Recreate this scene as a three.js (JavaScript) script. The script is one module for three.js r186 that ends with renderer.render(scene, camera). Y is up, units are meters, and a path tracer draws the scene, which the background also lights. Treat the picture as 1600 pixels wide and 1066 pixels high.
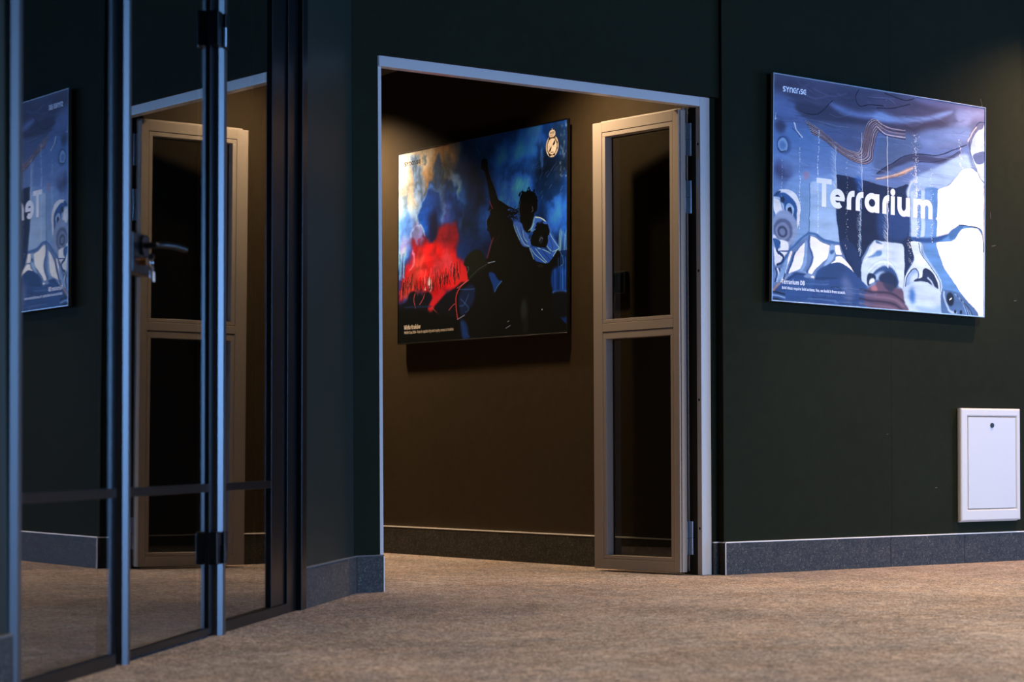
import * as THREE from 'three';
import { RoundedBoxGeometry } from 'three/addons/geometries/RoundedBoxGeometry.js';
import { mergeGeometries } from 'three/addons/utils/BufferGeometryUtils.js';
import { RectAreaLightUniformsLib } from 'three/addons/lights/RectAreaLightUniformsLib.js';

// ---------------------------------------------------------------- camera, exposure, lights
// World: x runs along the back wall to the right, z comes out of that wall towards the viewer, y is up; origin at the floor corner where the right wall begins.
const W = 1600, H = 1066, FOCAL = 3160.3;
const D2R = Math.PI / 180;
const scene = new THREE.Scene();
scene.background = new THREE.Color(0x05080a);
const camera = new THREE.PerspectiveCamera(2 * Math.atan(H / 2 / FOCAL) / D2R, W / H, 0.05, 60);
camera.rotation.order = 'YXZ';
camera.position.set(-5.966, 0.53, 6.798);
camera.rotation.set(0, -35.252 * D2R, -0.283 * D2R);
camera.setViewOffset(W, H, 0, -181.44, W, H);          // a shifted lens: level camera, horizon low in the frame
camera.focus = 9.0;
camera.userData.fStop = 4.0;
camera.updateProjectionMatrix();
const renderer = new THREE.WebGLRenderer({ antialias: true });
renderer.toneMapping = THREE.LinearToneMapping;
renderer.toneMappingExposure = 1.0;
renderer.shadowMap.enabled = true;
RectAreaLightUniformsLib.init();

const CEIL = 3.0, PASSAGE_CEIL = 2.665;
// daylight from two tall windows of the lobby, both out of frame: [x, z, width, sill, head, turn, radiance, colour]
const DAYLIGHT = [
  [11.5, 8.0, 8.0, 0.2, 2.9, Math.PI / 2, 19, [0.16, 0.39, 0.86]],
  [1.2, 11.9, 4.4, 0.2, 2.9, 0, 20, [0.18, 0.40, 0.86]],
];
// recessed ceiling downlights: [room, x, ceiling, z, candela, colour, half angle, penumbra]
const WARM = [1.0, 0.71, 0.44], LOBBY = [1.0, 0.80, 0.54];
const DOWNLIGHTS = [
  ['passage', -0.50, PASSAGE_CEIL, -0.72, 15, WARM, 66, 0.7],
  ['passage', -0.44, PASSAGE_CEIL, -2.98, 30, WARM, 66, 0.7],
  ['lobby', 2.2, CEIL, 0.62, 32, [1.0, 0.60, 0.40], 64, 0.7],
  ['lobby', 1.1, CEIL, 1.75, 17, LOBBY, 63, 0.35],
  ['lobby', 0.9, CEIL, 3.3, 48, LOBBY, 62, 0.5],
  ['lobby', -3.1, CEIL, 3.3, 22, LOBBY, 50, 0.6],
  ['lobby', 3.6, CEIL, 4.6, 36, LOBBY, 57, 0.7],
  ['lobby', -1.6, CEIL, 6.4, 26, LOBBY, 50, 0.6],
];

// ---------------------------------------------------------------- helpers
function rng(seed) { let s = seed >>> 0; return () => { s = (s + 0x6d2b79f5) | 0; let t = Math.imul(s ^ (s >>> 15), 1 | s); t = (t + Math.imul(t ^ (t >>> 7), 61 | t)) ^ t; return ((t ^ (t >>> 14)) >>> 0) / 4294967296; }; }
const taken = new Map();
function numbered(name) { const n = taken.get(name) ?? 0; taken.set(name, n + 1); return n ? name + '_' + String(n).padStart(3, '0') : name; }
// uv in metres, each face laid out along the axis it faces
function metreUV(g) {
  const n = g.index ? g.toNonIndexed() : g, p = n.attributes.position, no = n.attributes.normal, uv = new Float32Array(p.count * 2);
  for (let i = 0; i < p.count; i++) {
    const ax = Math.abs(no.getX(i)), ay = Math.abs(no.getY(i)), az = Math.abs(no.getZ(i));
    const [u, v] = ay > ax && ay > az ? [p.getX(i), p.getZ(i)] : ax > az ? [p.getZ(i), p.getY(i)] : [p.getX(i), p.getY(i)];
    uv[2 * i] = u; uv[2 * i + 1] = v;
  }
  n.setAttribute('uv', new THREE.BufferAttribute(uv, 2));
  return n;
}
// a box between two corners with edges rounded by r
function box(x0, x1, y0, y1, z0, z1, r = 0.0015) {
  const w = x1 - x0, h = y1 - y0, d = z1 - z0;
  const g = r > 0 ? new RoundedBoxGeometry(w, h, d, 2, Math.min(r, w * 0.45, h * 0.45, d * 0.45)) : new THREE.BoxGeometry(w, h, d);
  g.translate((x0 + x1) / 2, (y0 + y1) / 2, (z0 + z1) / 2);
  return metreUV(g);
}
const plainBox = (...a) => box(...a, 0);
// a floor plan polygon [[x, z], ...] raised from y0 to y1
function prism(plan, y0, y1) {
  const s = new THREE.Shape(plan.map(([x, z]) => new THREE.Vector2(x, -z)));
  const g = new THREE.ExtrudeGeometry(s, { depth: y1 - y0, bevelEnabled: false });
  g.rotateX(-Math.PI / 2); g.translate(0, y0, 0);
  return metreUV(g);
}
function cylinder(r, h, [x, y, z], axis = 'y', seg = 24, r2 = r) {
  const g = new THREE.CylinderGeometry(r2, r, h, seg);
  if (axis === 'x') g.rotateZ(Math.PI / 2); if (axis === 'z') g.rotateX(Math.PI / 2);
  g.translate(x, y, z);
  return g.toNonIndexed();
}
const tube = (pts, r, seg = 40, rad = 10) => new THREE.TubeGeometry(new THREE.CatmullRomCurve3(pts.map((p) => new THREE.Vector3(...p)), false, 'catmullrom', 0.2), seg, r, rad, false).toNonIndexed();
function obj(name, geometry, material, parent = scene, label) {
  const g = Array.isArray(geometry) ? mergeGeometries(geometry) : geometry;
  const m = new THREE.Mesh(g, material);
  m.name = parent === scene ? numbered(name) : name;
  m.castShadow = m.receiveShadow = true;
  if (label) m.userData.label = label;
  if (parent !== scene) { const same = parent.children.filter((c) => c.userData.base === name).length; m.userData.base = name; if (same) m.name = name + '_' + String(same).padStart(3, '0'); }
  parent.add(m);
  return m;
}
function group(name, position = [0, 0, 0], turn = 0) {
  const g = new THREE.Group(); g.name = numbered(name); g.position.set(...position); g.rotation.order = 'YXZ'; g.rotation.y = turn; scene.add(g); return g;
}
function tag(o, label, category, grp) { o.userData.label = label; o.userData.category = category; if (grp) o.userData.group = grp; return o; }
function structure(o, label) { o.userData.kind = 'structure'; if (label) o.userData.label = label; return o; }

// ---------------------------------------------------------------- computed textures
function lattice(n, seed) { const r = rng(seed), a = new Float32Array(n * n); for (let i = 0; i < a.length; i++) a[i] = r(); return a; }
// tiling value noise, n cells over the unit square
function noise(n, seed) {
  const a = lattice(n, seed);
  return (u, v) => {
    const x = u * n, y = v * n, x0 = Math.floor(x), y0 = Math.floor(y), fx = x - x0, fy = y - y0, sx = fx * fx * (3 - 2 * fx), sy = fy * fy * (3 - 2 * fy);
    const m = (k) => ((k % n) + n) % n, r0 = m(y0) * n, r1 = m(y0 + 1) * n, c0 = m(x0), c1 = m(x0 + 1);
    return (a[r0 + c0] * (1 - sx) + a[r0 + c1] * sx) * (1 - sy) + (a[r1 + c0] * (1 - sx) + a[r1 + c1] * sx) * sy;
  };
}
function dataTexture(n, metres, srgb, f) {
  const d = new Uint8Array(n * n * 4);
  for (let y = 0, i = 0; y < n; y++) for (let x = 0; x < n; x++, i += 4) { const c = f(x / n, y / n, x, y); d[i] = c[0]; d[i + 1] = c[1]; d[i + 2] = c[2]; d[i + 3] = 255; }
  const t = new THREE.DataTexture(d, n, n);
  t.wrapS = t.wrapT = THREE.RepeatWrapping; t.magFilter = THREE.LinearFilter; t.minFilter = THREE.LinearMipmapLinearFilter; t.generateMipmaps = true;
  if (srgb) t.colorSpace = THREE.SRGBColorSpace;
  t.repeat.set(1 / metres, 1 / metres); t.needsUpdate = true;
  return t;
}
const clamp = (x) => Math.max(0, Math.min(255, x));

// ---------------------------------------------------------------- materials
const carpetMaps = (() => {
  const big = noise(9, 11), mid = noise(31, 12), fine = noise(170, 13), fibre = noise(640, 14), fibre2 = noise(1000, 15), r = rng(16);
  const tone = (u, v) => {
    const b = big(u + 0.03 * mid(v, u), v) * 0.55 + mid(u, v) * 0.45;
    return 0.80 + 0.26 * (b - 0.5) + 0.24 * (fine(u, v) - 0.5) + 0.60 * (fibre(u, v) - 0.5) + 0.45 * (fibre2(u, v) - 0.5);
  };
  const color = dataTexture(2048, 3.2, true, (u, v) => { const k = tone(u, v) + (r() - 0.5) * 0.22, w = 8 * (mid(v, u) - 0.5); return [clamp(174 * k + w), clamp(157 * k), clamp(147 * k - w)]; });
  const bump = dataTexture(1024, 1.1, false, (u, v) => { const k = clamp(255 * (0.5 * fibre(u, v) + 0.5 * fibre2(u, v))); return [k, k, k]; });
  return { color, bump };
})();
const stoneMap = (() => {
  const a = noise(16, 21), b = noise(70, 22), c = noise(190, 23), d = noise(260, 26), r = rng(24);
  return dataTexture(1024, 0.6, true, (u, v) => {
    let k = 40 + 16 * (a(u, v) - 0.5) + 30 * (b(u, v) - 0.5) + 30 * (c(u, v) - 0.5);
    const f = c(u, v) * 0.6 + d(v, u) * 0.6; if (f > 0.80) k += 260 * (f - 0.80);
    if (r() > 0.99) k += 60 * r();
    return [clamp(k * 0.95), clamp(k * 0.92), clamp(k * 0.80)];
  });
})();
function paintMap(seed, rgb) {
  const a = noise(5, seed), b = noise(60, seed + 1), c = noise(300, seed + 2);
  return dataTexture(512, 2.2, true, (u, v) => { const k = 1 + 0.10 * (a(u, v) - 0.5) + 0.06 * (b(u, v) - 0.5) + 0.06 * (c(u, v) - 0.5); return rgb.map((x) => clamp(x * k)); });
}
const rollerBump = (() => { const a = noise(90, 41), b = noise(260, 42); return dataTexture(512, 0.25, false, (u, v) => { const k = clamp(255 * (0.6 * a(u, v) + 0.4 * b(u, v))); return [k, k, k]; }); })();
const S = (o) => new THREE.MeshStandardMaterial(o), P = (o) => new THREE.MeshPhysicalMaterial(o);
const M = {
  carpet: S({ map: carpetMaps.color, bumpMap: carpetMaps.bump, bumpScale: 0.003, roughness: 1 }),
  stone: P({ map: stoneMap, roughness: 0.7, sheen: 1, sheenColor: new THREE.Color(0.95, 0.80, 0.74), sheenRoughness: 0.4 }),
  wall: P({ map: paintMap(51, [32, 36, 26]), bumpMap: rollerBump, bumpScale: 0.0001, roughness: 0.6, specularIntensity: 0.03 }),
  satinWall: P({ map: paintMap(51, [29, 36, 27]), bumpMap: rollerBump, bumpScale: 0.0001, roughness: 0.42, specularIntensity: 0.6 }),
  passageWall: P({ specularIntensity: 0.3,  map: paintMap(61, [55, 46, 32]), bumpMap: rollerBump, bumpScale: 0.0002, roughness: 0.6 }),
  ceiling: S({ color: 0x1c2022, roughness: 0.9 }),
  passageCeiling: S({ color: 0x55524c, roughness: 0.9 }),
  trimMetal: S({ color: 0xe6e3de, roughness: 0.45, metalness: 0.0 }),
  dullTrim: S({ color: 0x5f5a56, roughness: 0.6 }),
  frame: S({ color: 0xb9b9b6, roughness: 0.3, metalness: 0.0 }),
  leaf: S({ color: 0x9e9488, roughness: 0.40, metalness: 0.0 }),
  black_fill: S({ color: 0x0a0b0b, roughness: 0.8 }),
  blackMetal: P({ color: 0x06090b, roughness: 0.3, specularIntensity: 0.6 }),
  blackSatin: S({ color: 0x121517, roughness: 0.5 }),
  anodised: P({ color: 0x07090b, roughness: 0.36, ior: 2.2 }),
  darkSteel: S({ color: 0x2b2c2c, roughness: 0.4 }),
  steel: S({ color: 0xb4b8bd, roughness: 0.28, metalness: 1 }),
  chrome: S({ color: 0xd8dce0, roughness: 0.12, metalness: 1 }),
  white: S({ color: 0xc9c9c5, roughness: 0.5 }),
  whiteDoor: S({ color: 0xc4c5c2, roughness: 0.45 }),
  partitionGlass: P({ color: 0xffffff, roughness: 0, transmission: 1, thickness: 0.008, ior: 1.52, clearcoat: 0.6, clearcoatRoughness: 0, attenuationColor: new THREE.Color(0.80, 0.90, 0.88), attenuationDistance: 0.05 }),
  leafGlass: P({ color: 0xc8ccca, roughness: 0, transmission: 1, thickness: 0, ior: 1.5 }),
  posterRim: S({ color: 0x9aa0a6, roughness: 0.35, metalness: 0.6 }),
  posterRimBlack: S({ color: 0x0e0d0c, roughness: 0.4 }),
  screw: S({ color: 0x0a0a0a, roughness: 0.6 }),
  brass: S({ color: 0xb07a4a, roughness: 0.3, metalness: 1 }),
  plaster: S({ color: 0x4a4c4c, roughness: 0.9 }),
};

// ---------------------------------------------------------------- lights and their fittings
function daylightWindow([px, pz, w, y0, y1, turn, radiance, color]) {
  const g = structure(group('window', [px, 0, pz], turn), 'tall daylight window of the lobby'), n = Math.round(w / 1.6), fm = M.frame;
  g.name = 'window_' + (2 + DAYLIGHT.findIndex((d) => d[0] === px));
  for (let i = 0; i <= n; i++) { const x = -w / 2 + (w * i) / n; obj('mullion', box(x - 0.035, x + 0.035, y0 - 0.06, y1 + 0.06, -0.02, 0.08), fm, g); }
  obj('window_sill', box(-w / 2, w / 2, y0 - 0.08, y0, -0.02, 0.08), fm, g);
  obj('window_head', box(-w / 2, w / 2, y1, y1 + 0.08, -0.02, 0.08), fm, g);
  const lit = S({ color: 0x000000, roughness: 1, emissive: new THREE.Color(...color), emissiveIntensity: 3 });
  for (let i = 0; i < n; i++) { const x = -w / 2 + (w * i) / n; obj('window_pane', plainBox(x + 0.035, x + w / n - 0.035, y0, y1, 0.03, 0.05), lit, g); }
  const l = new THREE.RectAreaLight(new THREE.Color(...color), radiance, w, y1 - y0), yc = (y0 + y1) / 2, dx = Math.sin(turn), dz = Math.cos(turn);
  l.name = 'daylight'; l.position.set(px - 0.03 * dx, yc, pz - 0.03 * dz); l.lookAt(px - 5 * dx, yc, pz - 5 * dz); scene.add(l);
}
DAYLIGHT.forEach(daylightWindow);
function downlight([room, x, y, z, cd, color, half, pen]) {
  const t = tag(group('ceiling_downlight', [x, y, z]), room === 'passage' ? 'small round recessed downlight in the passage ceiling above the dark wall' : 'small round recessed downlight in the lobby ceiling', 'light', room === 'passage' ? 'passage downlights' : 'lobby downlights');
  const q = room === 'passage' ? 1.7 : 1;
  const ring = new THREE.LatheGeometry([[0.036, 0.004], [0.038, -0.006], [0.05, -0.006], [0.053, 0], [0.053, 0.004]].map(([r, h]) => new THREE.Vector2(r * q, h)), 32);
  obj('trim_ring', ring, M.blackSatin, t);
  obj('lens', cylinder(0.036 * q, 0.004, [0, 0.002, 0], 'y', 32), S({ color: 0x222222, emissive: new THREE.Color(...color), emissiveIntensity: 6, roughness: 0.5 }), t);
  const l = new THREE.SpotLight(new THREE.Color(...color), cd, 0, half * D2R, pen, 2);
  l.name = 'downlight'; l.position.set(x, y - 0.015, z); l.target.position.set(x, 0, z); l.castShadow = true; l.shadow.radius = room === 'passage' ? 3 : 1.5; l.shadow.mapSize.set(1024, 1024); scene.add(l); scene.add(l.target);
}
DOWNLIGHTS.forEach(downlight);

// ---------------------------------------------------------------- the glazed partition's own frame: x along it (away), z out of it into the lobby
const PT0 = 0.6 * D2R;   // the panes sit a little askew in their channels
const glazed = (m) => { m.position.set(-1.2 + 1.2 * Math.cos(PT0), 0, 0.005 - 1.2 * Math.sin(PT0)); m.rotation.y = PT0; return m; };
const GQ = [-2.66, 0, 0.75], GA = 46.6 * D2R, GD = [Math.cos(GA), -Math.sin(GA)], GN = [Math.sin(GA), Math.cos(GA)];
const plan = (s, t) => [GQ[0] + GD[0] * s + GN[0] * t, GQ[2] + GD[1] * s + GN[1] * t];
const meetZ = (t, z) => { const d = t - (z - GQ[2]) * GN[1]; return [GQ[0] + d / GN[0], z]; };   // where the line at depth t meets z
const reach = (t, z) => { const [x] = meetZ(t, z); return (x - GQ[0]) * GD[0] + (z - GQ[2]) * GD[1]; };

// ---------------------------------------------------------------- floor, ceilings, walls
structure(obj('floor', plainBox(-12, 11.8, -0.12, 0, -7, 12.4), M.carpet), 'brown flecked carpet');
structure(obj('ceiling', plainBox(-12, 11.8, CEIL, CEIL + 0.15, -0.2, 12.4), M.ceiling));
structure(obj('ceiling_passage', plainBox(-2.4, 0.2, PASSAGE_CEIL, PASSAGE_CEIL + 0.12, -6.2, -0.2), M.passageCeiling));
const WZ = -0.03, OPEN_L = -1.780, OPEN_TOP = 2.128;
// pier between the glazing and the doorway
{
  const c = meetZ(0.016, WZ);
  structure(obj('wall_left_return', prism([[c[0] + 0.001, WZ], [OPEN_L, WZ], [OPEN_L, -0.2], [c[0] - 0.1, -0.2]], 0, CEIL), M.wall));
  structure(obj('wall_left', prism([plan(0.262, 0.016), c, [c[0] - 0.1, -0.2], [-2.4, -0.2], plan(0.262, -0.16)], 0, CEIL), M.satinWall), 'narrow dark painted pier between the glazing and the doorway');
  structure(obj('wall_header', plainBox(OPEN_L, 0.0, OPEN_TOP, CEIL, -0.2, WZ), M.wall), 'dark painted wall above the doorway');
  structure(obj('wall_nib', plainBox(-0.031, 0.0, 0, OPEN_TOP, -0.2, -0.056), M.wall));
}
{ // right wall: two tall boards meeting in a fine joint
  const g = structure(group('wall_right'), 'dark painted wall carrying the chrome effect poster');
  obj('wall_panel', box(0, 1.0568, 0, CEIL, -0.2, -0.012, 0.0012), M.wall, g);
  obj('wall_panel', box(1.0572, 1.985, 0, CEIL, -0.2, -0.012, 0.0012), M.wall, g);
  obj('joint_backing', plainBox(1.05, 1.065, 0, CEIL, -0.19, -0.0132), M.wall, g);
  structure(obj('wall_right_return', plainBox(1.985, 11.8, 0, CEIL, -0.2, -0.05), M.wall));
}
structure(obj('wall_passage', plainBox(-0.03, 0.17, 0, PASSAGE_CEIL, -6, -0.2), M.passageWall), 'dark wall of the passage carrying the flare smoke poster');
structure(obj('wall_passage_stub', plainBox(-0.031, 0.0, 0, PASSAGE_CEIL, -0.2, -0.185), M.passageWall));
structure(obj('wall_passage_left', plainBox(-2.5, -2.3, 0, PASSAGE_CEIL, -6, -0.2), M.passageWall));
structure(obj('wall_passage_end', plainBox(-2.5, 0.2, 0, PASSAGE_CEIL, -6.2, -6), M.passageWall));
structure(obj('wall_front', plainBox(-12, 11.8, 0, CEIL, 12, 12.2), M.wall));
structure(obj('wall_east', plainBox(11.6, 11.8, 0, CEIL, -0.05, 12), M.wall));
structure(obj('wall_near', prism([plan(-2.4135, 0.022), plan(-2.4135, -0.16), plan(-12, -0.16), plan(-12, 0.022)], 0, CEIL), M.satinWall), 'dark painted pier at the near end of the glazing');
structure(obj('wall_west', plainBox(-11.2, -11, 0, CEIL, 9, 12), M.wall));
// the dark unlit room behind the glazing
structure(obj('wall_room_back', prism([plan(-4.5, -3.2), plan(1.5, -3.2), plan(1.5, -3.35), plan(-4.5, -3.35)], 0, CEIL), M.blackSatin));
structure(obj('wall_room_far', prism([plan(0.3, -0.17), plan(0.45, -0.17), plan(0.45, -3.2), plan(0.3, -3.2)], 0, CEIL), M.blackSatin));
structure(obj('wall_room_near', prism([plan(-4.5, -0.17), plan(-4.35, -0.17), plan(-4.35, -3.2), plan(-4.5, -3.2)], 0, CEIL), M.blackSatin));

// ---------------------------------------------------------------- plinths: stone tiles under a thin metal edge strip
const PH = 0.142, PT = 0.147;
{
  const g = structure(group('baseboard_right'), 'speckled dark stone plinth along the right wall');
  for (const [a, b] of [[0, 1.036], [1.038, 1.545], [1.547, 1.984], [1.986, 2.6], [2.602, 3.7], [3.702, 4.8], [4.802, 5.9]]) obj('plinth_tile', box(a, b, 0, PH, b > 2 ? -0.05 : -0.012, 0, 0.0012), M.stone, g);
  obj('plinth_tile', box(-0.0005, 0.0118, 0, PH, -0.056, -0.0125, 0.001), M.stone, g);
  obj('corner_bead', box(-0.003, 0.0015, 0, PH, -0.002, 0.0025, 0.001), M.trimMetal, g);
  obj('edge_strip', box(0, 5.9, PH, PT, -0.012, 0.0015, 0.001), M.trimMetal, g);
  obj('edge_strip', box(-0.002, 0.012, PH, PT, -0.056, -0.0125, 0.001), M.trimMetal, g);
}
{
  const g = structure(group('baseboard_nib'));
  obj('plinth_tile', box(-0.03, -0.001, 0, PH, -0.056, -0.046, 0.001), M.stone, g);
  obj('edge_strip', box(-0.03, -0.001, PH, PT, -0.056, -0.045, 0.001), M.trimMetal, g);
}
{
  const g = structure(group('baseboard_passage'), 'speckled dark stone plinth along the passage wall');
  for (const [a, b] of [[-1.296, -0.2], [-2.5, -1.298], [-3.7, -2.502], [-4.9, -3.702], [-6, -4.902]]) obj('plinth_tile', box(-0.042, -0.03, 0, PH + 0.004, a, b, 0.0012), M.stone, g);
  obj('edge_strip', box(-0.0435, -0.03, PH + 0.004, PT + 0.005, -6, -0.2, 0.001), M.trimMetal, g);
}
{
  const g = structure(group('baseboard_left'), 'speckled stone plinth around the narrow pier');
  const k = (t, z, y0, y1, s0, m, name) => obj(name, prism([plan(s0, t), meetZ(t, z), meetZ(0.0165, WZ - 0.0005), plan(s0, 0.0165)], y0, y1), m, g);
  k(0.028, WZ + 0.012, 0, PH, 0.268, M.stone, 'plinth_tile');
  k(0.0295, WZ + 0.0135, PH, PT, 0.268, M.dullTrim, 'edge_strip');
  const [cx] = meetZ(0.028, WZ + 0.012);
  obj('plinth_tile', box(cx + 0.001, OPEN_L + 0.009, 0, PH, WZ, WZ + 0.012, 0.001), M.stone, g);
  obj('plinth_tile', box(OPEN_L, OPEN_L + 0.009, 0, PH, -0.058, WZ, 0.001), M.stone, g);
  obj('corner_bead', box(OPEN_L + 0.007, OPEN_L + 0.0115, 0, PH, WZ + 0.0095, WZ + 0.014, 0.001), M.trimMetal, g);
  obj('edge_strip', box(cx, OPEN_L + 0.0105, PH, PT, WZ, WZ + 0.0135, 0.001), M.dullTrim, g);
}
{
  const g = structure(group('baseboard_near', GQ, GA), 'speckled stone plinth on the near pier');
  for (let i = 0; i < 4; i++) obj('plinth_tile', box(-2.414 - 1.2 * (i + 1) + 0.001, -2.414 - 1.2 * i, 0, PH, 0.0225, 0.034, 0.0012), M.stone, g);
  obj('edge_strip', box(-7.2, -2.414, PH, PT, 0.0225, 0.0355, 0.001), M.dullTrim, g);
}

// ---------------------------------------------------------------- door frame in the opening
const FR = -0.088, FL = -1.737, FT = 2.086;
{
  const g = structure(group('door_1'), 'pale grey metal door frame around the open doorway');
  obj('door_jamb', box(FR, -0.0315, 0, 2.134, -0.088, -0.058, 0.0025), M.frame, g);
  obj('jamb_rear_black', box(FR + 0.002, -0.0315, 0, FT, -0.18, -0.0885), M.black_fill, g);  // rear of the jamb, coloured black to stand for shade in the hinge gap
  obj('door_jamb', prism([[-1.83, -0.052], [-1.777, -0.052], [FL, -0.075], [FL, -0.12], [-1.83, -0.12]], 0, 2.134), M.frame, g);
  obj('door_head', box(FL - 0.02, FR + 0.001, FT, 2.134, -0.10, -0.0582, 0.0025), M.frame, g);
  obj('strike_plate', box(FR - 0.0015, FR + 0.001, 1.735, 1.853, -0.083, -0.068, 0.0008), M.steel, g);
  for (const y of [1.92, 1.356, 0.781, 0.208]) obj('fixing_hole', cylinder(0.006, 0.0014, [FR - 0.0004, y, -0.0725], 'x', 16), M.screw, g);
}

// ---------------------------------------------------------------- the open door leaf
{
  const L = 0.535, y0 = 0.0, y1 = 2.063;
  const g = tag(group('glazed_door_leaf', [-0.162, 0.012, -0.12], -82.13 * D2R), 'tall narrow grey metal door leaf with two glass panes standing open in the doorway', 'door');
  const X = (u) => u - L;                                  // u runs from the free edge to the hinge edge
  const m = M.leaf;
  const member = (name, u0, u1, a, b) => obj(name, [box(X(u0), X(u1), a, b, -0.009, 0, 0.0012), box(X(u0 + (u0 === 0 ? 0.006 : 0)), X(u1 - (u1 === L ? 0.012 : 0)), a, b, -0.0145, -0.009, 0), box(X(u0 + (u0 === 0 ? 0.003 : 0)), X(u1), a, b, -0.046, -0.0145, 0.001)], m, g);
  member('stile', 0, 0.058, y0, y1);
  member('stile', L - 0.036, L, y0, y1);
  member('top_rail', 0.058, L - 0.036, 2.016, y1);
  member('mid_rail', 0.058, L - 0.036, 1.094, 1.132);
  member('bottom_rail', 0.058, L - 0.036, y0, 0.046);
  // rear part of the section, standing a little higher than the front
  const rear = (u0, u1, a, b) => [box(X(u0), X(u1), a, b, -0.056, -0.0462, 0.001), box(X(u0 + 0.004), X(u1 - 0.004), a, b, -0.060, -0.056, 0), box(X(u0), X(u1), a, b, -0.066, -0.060, 0.001)];
  obj('rear_flange', [...rear(0.010, 0.07, 0.004, 2.077), box(X(L - 0.05), X(L) - 0.018, 0.004, 2.077, -0.0605, -0.0462, 0), box(X(L - 0.05), X(L) - 0.001, 0.004, 2.077, -0.0645, -0.0605, 0.001), ...rear(0.07, L - 0.05, 2.010, 2.077), ...rear(0.07, L - 0.05, 1.076, 1.152), ...rear(0.07, L - 0.05, 0.004, 0.062)], m, g);
  obj('black_fill', [box(X(L) - 0.0115, X(L) - 0.006, 0.004, y1 - 0.004, -0.0142, -0.0093, 0), box(X(L) - 0.0175, X(L) - 0.012, 0.004, y1 - 0.004, -0.060, -0.0466, 0)], M.black_fill, g);  // black strips that paint the shade into the two grooves of the hinge edge
  const openings = [[1.134, 2.014, 1.151, 1.994], [0.048, 1.092, 0.064, 1.060]];
  for (const [a, b, ia, ib] of openings) {
    const u0 = 0.0595, u1 = L - 0.0375, v0 = 0.079, v1 = L - 0.0545;
    obj('glazing_bead', box(X(u0), X(v0), ia, ib, -0.046, -0.0015, 0.0012), m, g);
    obj('glazing_bead', box(X(v1), X(u1), ia, ib, -0.046, -0.0015, 0.0012), m, g);
    obj('glazing_bead', box(X(u0), X(u1), ib + 0.0006, b, -0.046, -0.0015, 0.0012), m, g);
    obj('glazing_bead', box(X(u0), X(u1), a, ia - 0.0006, -0.046, -0.0015, 0.0012), m, g);
    obj('glass_pane', plainBox(X(v0 - 0.006), X(v1 + 0.006), ia - 0.006, ib + 0.006, -0.0505, -0.0500), M.leafGlass, g);
    const e = [X(v0), X(v1)];
    obj('glass_seal', [box(e[0], e[0] + 0.004, ia, ib, -0.0498, -0.0462, 0), box(e[1] - 0.004, e[1], ia, ib, -0.0498, -0.0462, 0), box(e[0], e[1], ib - 0.004, ib, -0.0498, -0.0462, 0)], M.black_fill, g);
  }
  for (const [a, b] of [[1.873, 2.019], [1.615, 1.762], [0.09, 0.239]]) {   // barrel hinges
    const c = (a + b) / 2 - 0.012, hx = 0.0075, hz = -0.072;
    const h = obj('hinge', [box(0.0, 0.003, a - 0.012, c - 0.001, -0.067, -0.045, 0.0008), box(0.0, 0.003, c + 0.001, b - 0.012, -0.067, -0.045, 0.0008)], M.steel, g, 'bare steel barrel hinge');
    obj('knuckle', cylinder(0.0062, c - a + 0.011, [hx, (a - 0.012 + c - 0.001) / 2, hz], 'y', 20), M.steel, h);
    obj('knuckle', cylinder(0.0062, b - 0.012 - c - 0.001, [hx, (c + 0.001 + b - 0.012) / 2, hz], 'y', 20), M.steel, h);
  }
}
{ // small black box on the passage wall, seen through the upper pane
  const g = tag(group('card_reader', [-0.03, 1.35, -0.69]), 'small black box on the passage wall behind the upper glass of the door leaf', 'card reader');
  obj('housing', box(-0.028, 0, -0.052, 0.052, -0.055, 0.052, 0.006), M.blackSatin, g);
  obj('face_plate', box(-0.0305, -0.0275, -0.042, 0.042, -0.045, 0.042, 0.0012), M.blackMetal, g);
}

// ---------------------------------------------------------------- glazed partition
{
  const g = structure(group('window_1', GQ, GA), 'black framed glass partition along the left');
  g.rotation.x = 0.45 * D2R;
  const top = 2.93, bm = M.blackMetal;
  const post = (s0, s1, t, ds, dt) => obj('frame_post', prism([[s0, -0.05], [s0, t - dt], [s0 + ds, t], [s1, t], [s1, -0.05]], 0, top), M.anodised, g);
  post(-2.413, -2.380, 0.037, 0.0115, 0.014);
  post(-1.668, -1.640, 0.0355, 0.0095, 0.0115);
  obj('side_profile', box(-1.705, -1.6685, 0, top, -0.03, 0.0085, 0.001), bm, g);
  post(-0.801, -0.758, 0.0335, 0.0105, 0.013);
  obj('frame_post', [box(-0.12, 0.06, 0, top, -0.04, 0.004, 0.002), box(0.06, 0.19, 0, top, -0.05, 0.012, 0.002), box(0.19, 0.2615, 0, top, -0.06, 0.030, 0.003)], bm, g);
  obj('bottom_rail', box(-2.36, -1.706, 0, 0.034, -0.04, 0.021, 0.002), bm, g);
  obj('bottom_rail', box(-0.757, 0.06, 0, 0.034, -0.04, 0.0115, 0.002), bm, g);
  obj('top_rail', box(-2.43, 0.26, top, CEIL - 0.002, -0.05, 0.023, 0.003), bm, g);
  obj('transom_bar', box(-2.36, -1.706, 0.431, 0.455, -0.02, 0.021, 0.001), bm, g);
  obj('transom_bar', box(-0.757, -0.12, 0.431, 0.455, -0.02, 0.004, 0.001), bm, g);
  glazed(obj('glass_pane', plainBox(-2.368, -1.715, 0.03, top, -0.008, 0), M.partitionGlass, g));
  glazed(obj('glass_pane', plainBox(-0.768, -0.115, 0.03, top, -0.008, 0), M.partitionGlass, g));
}
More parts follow.
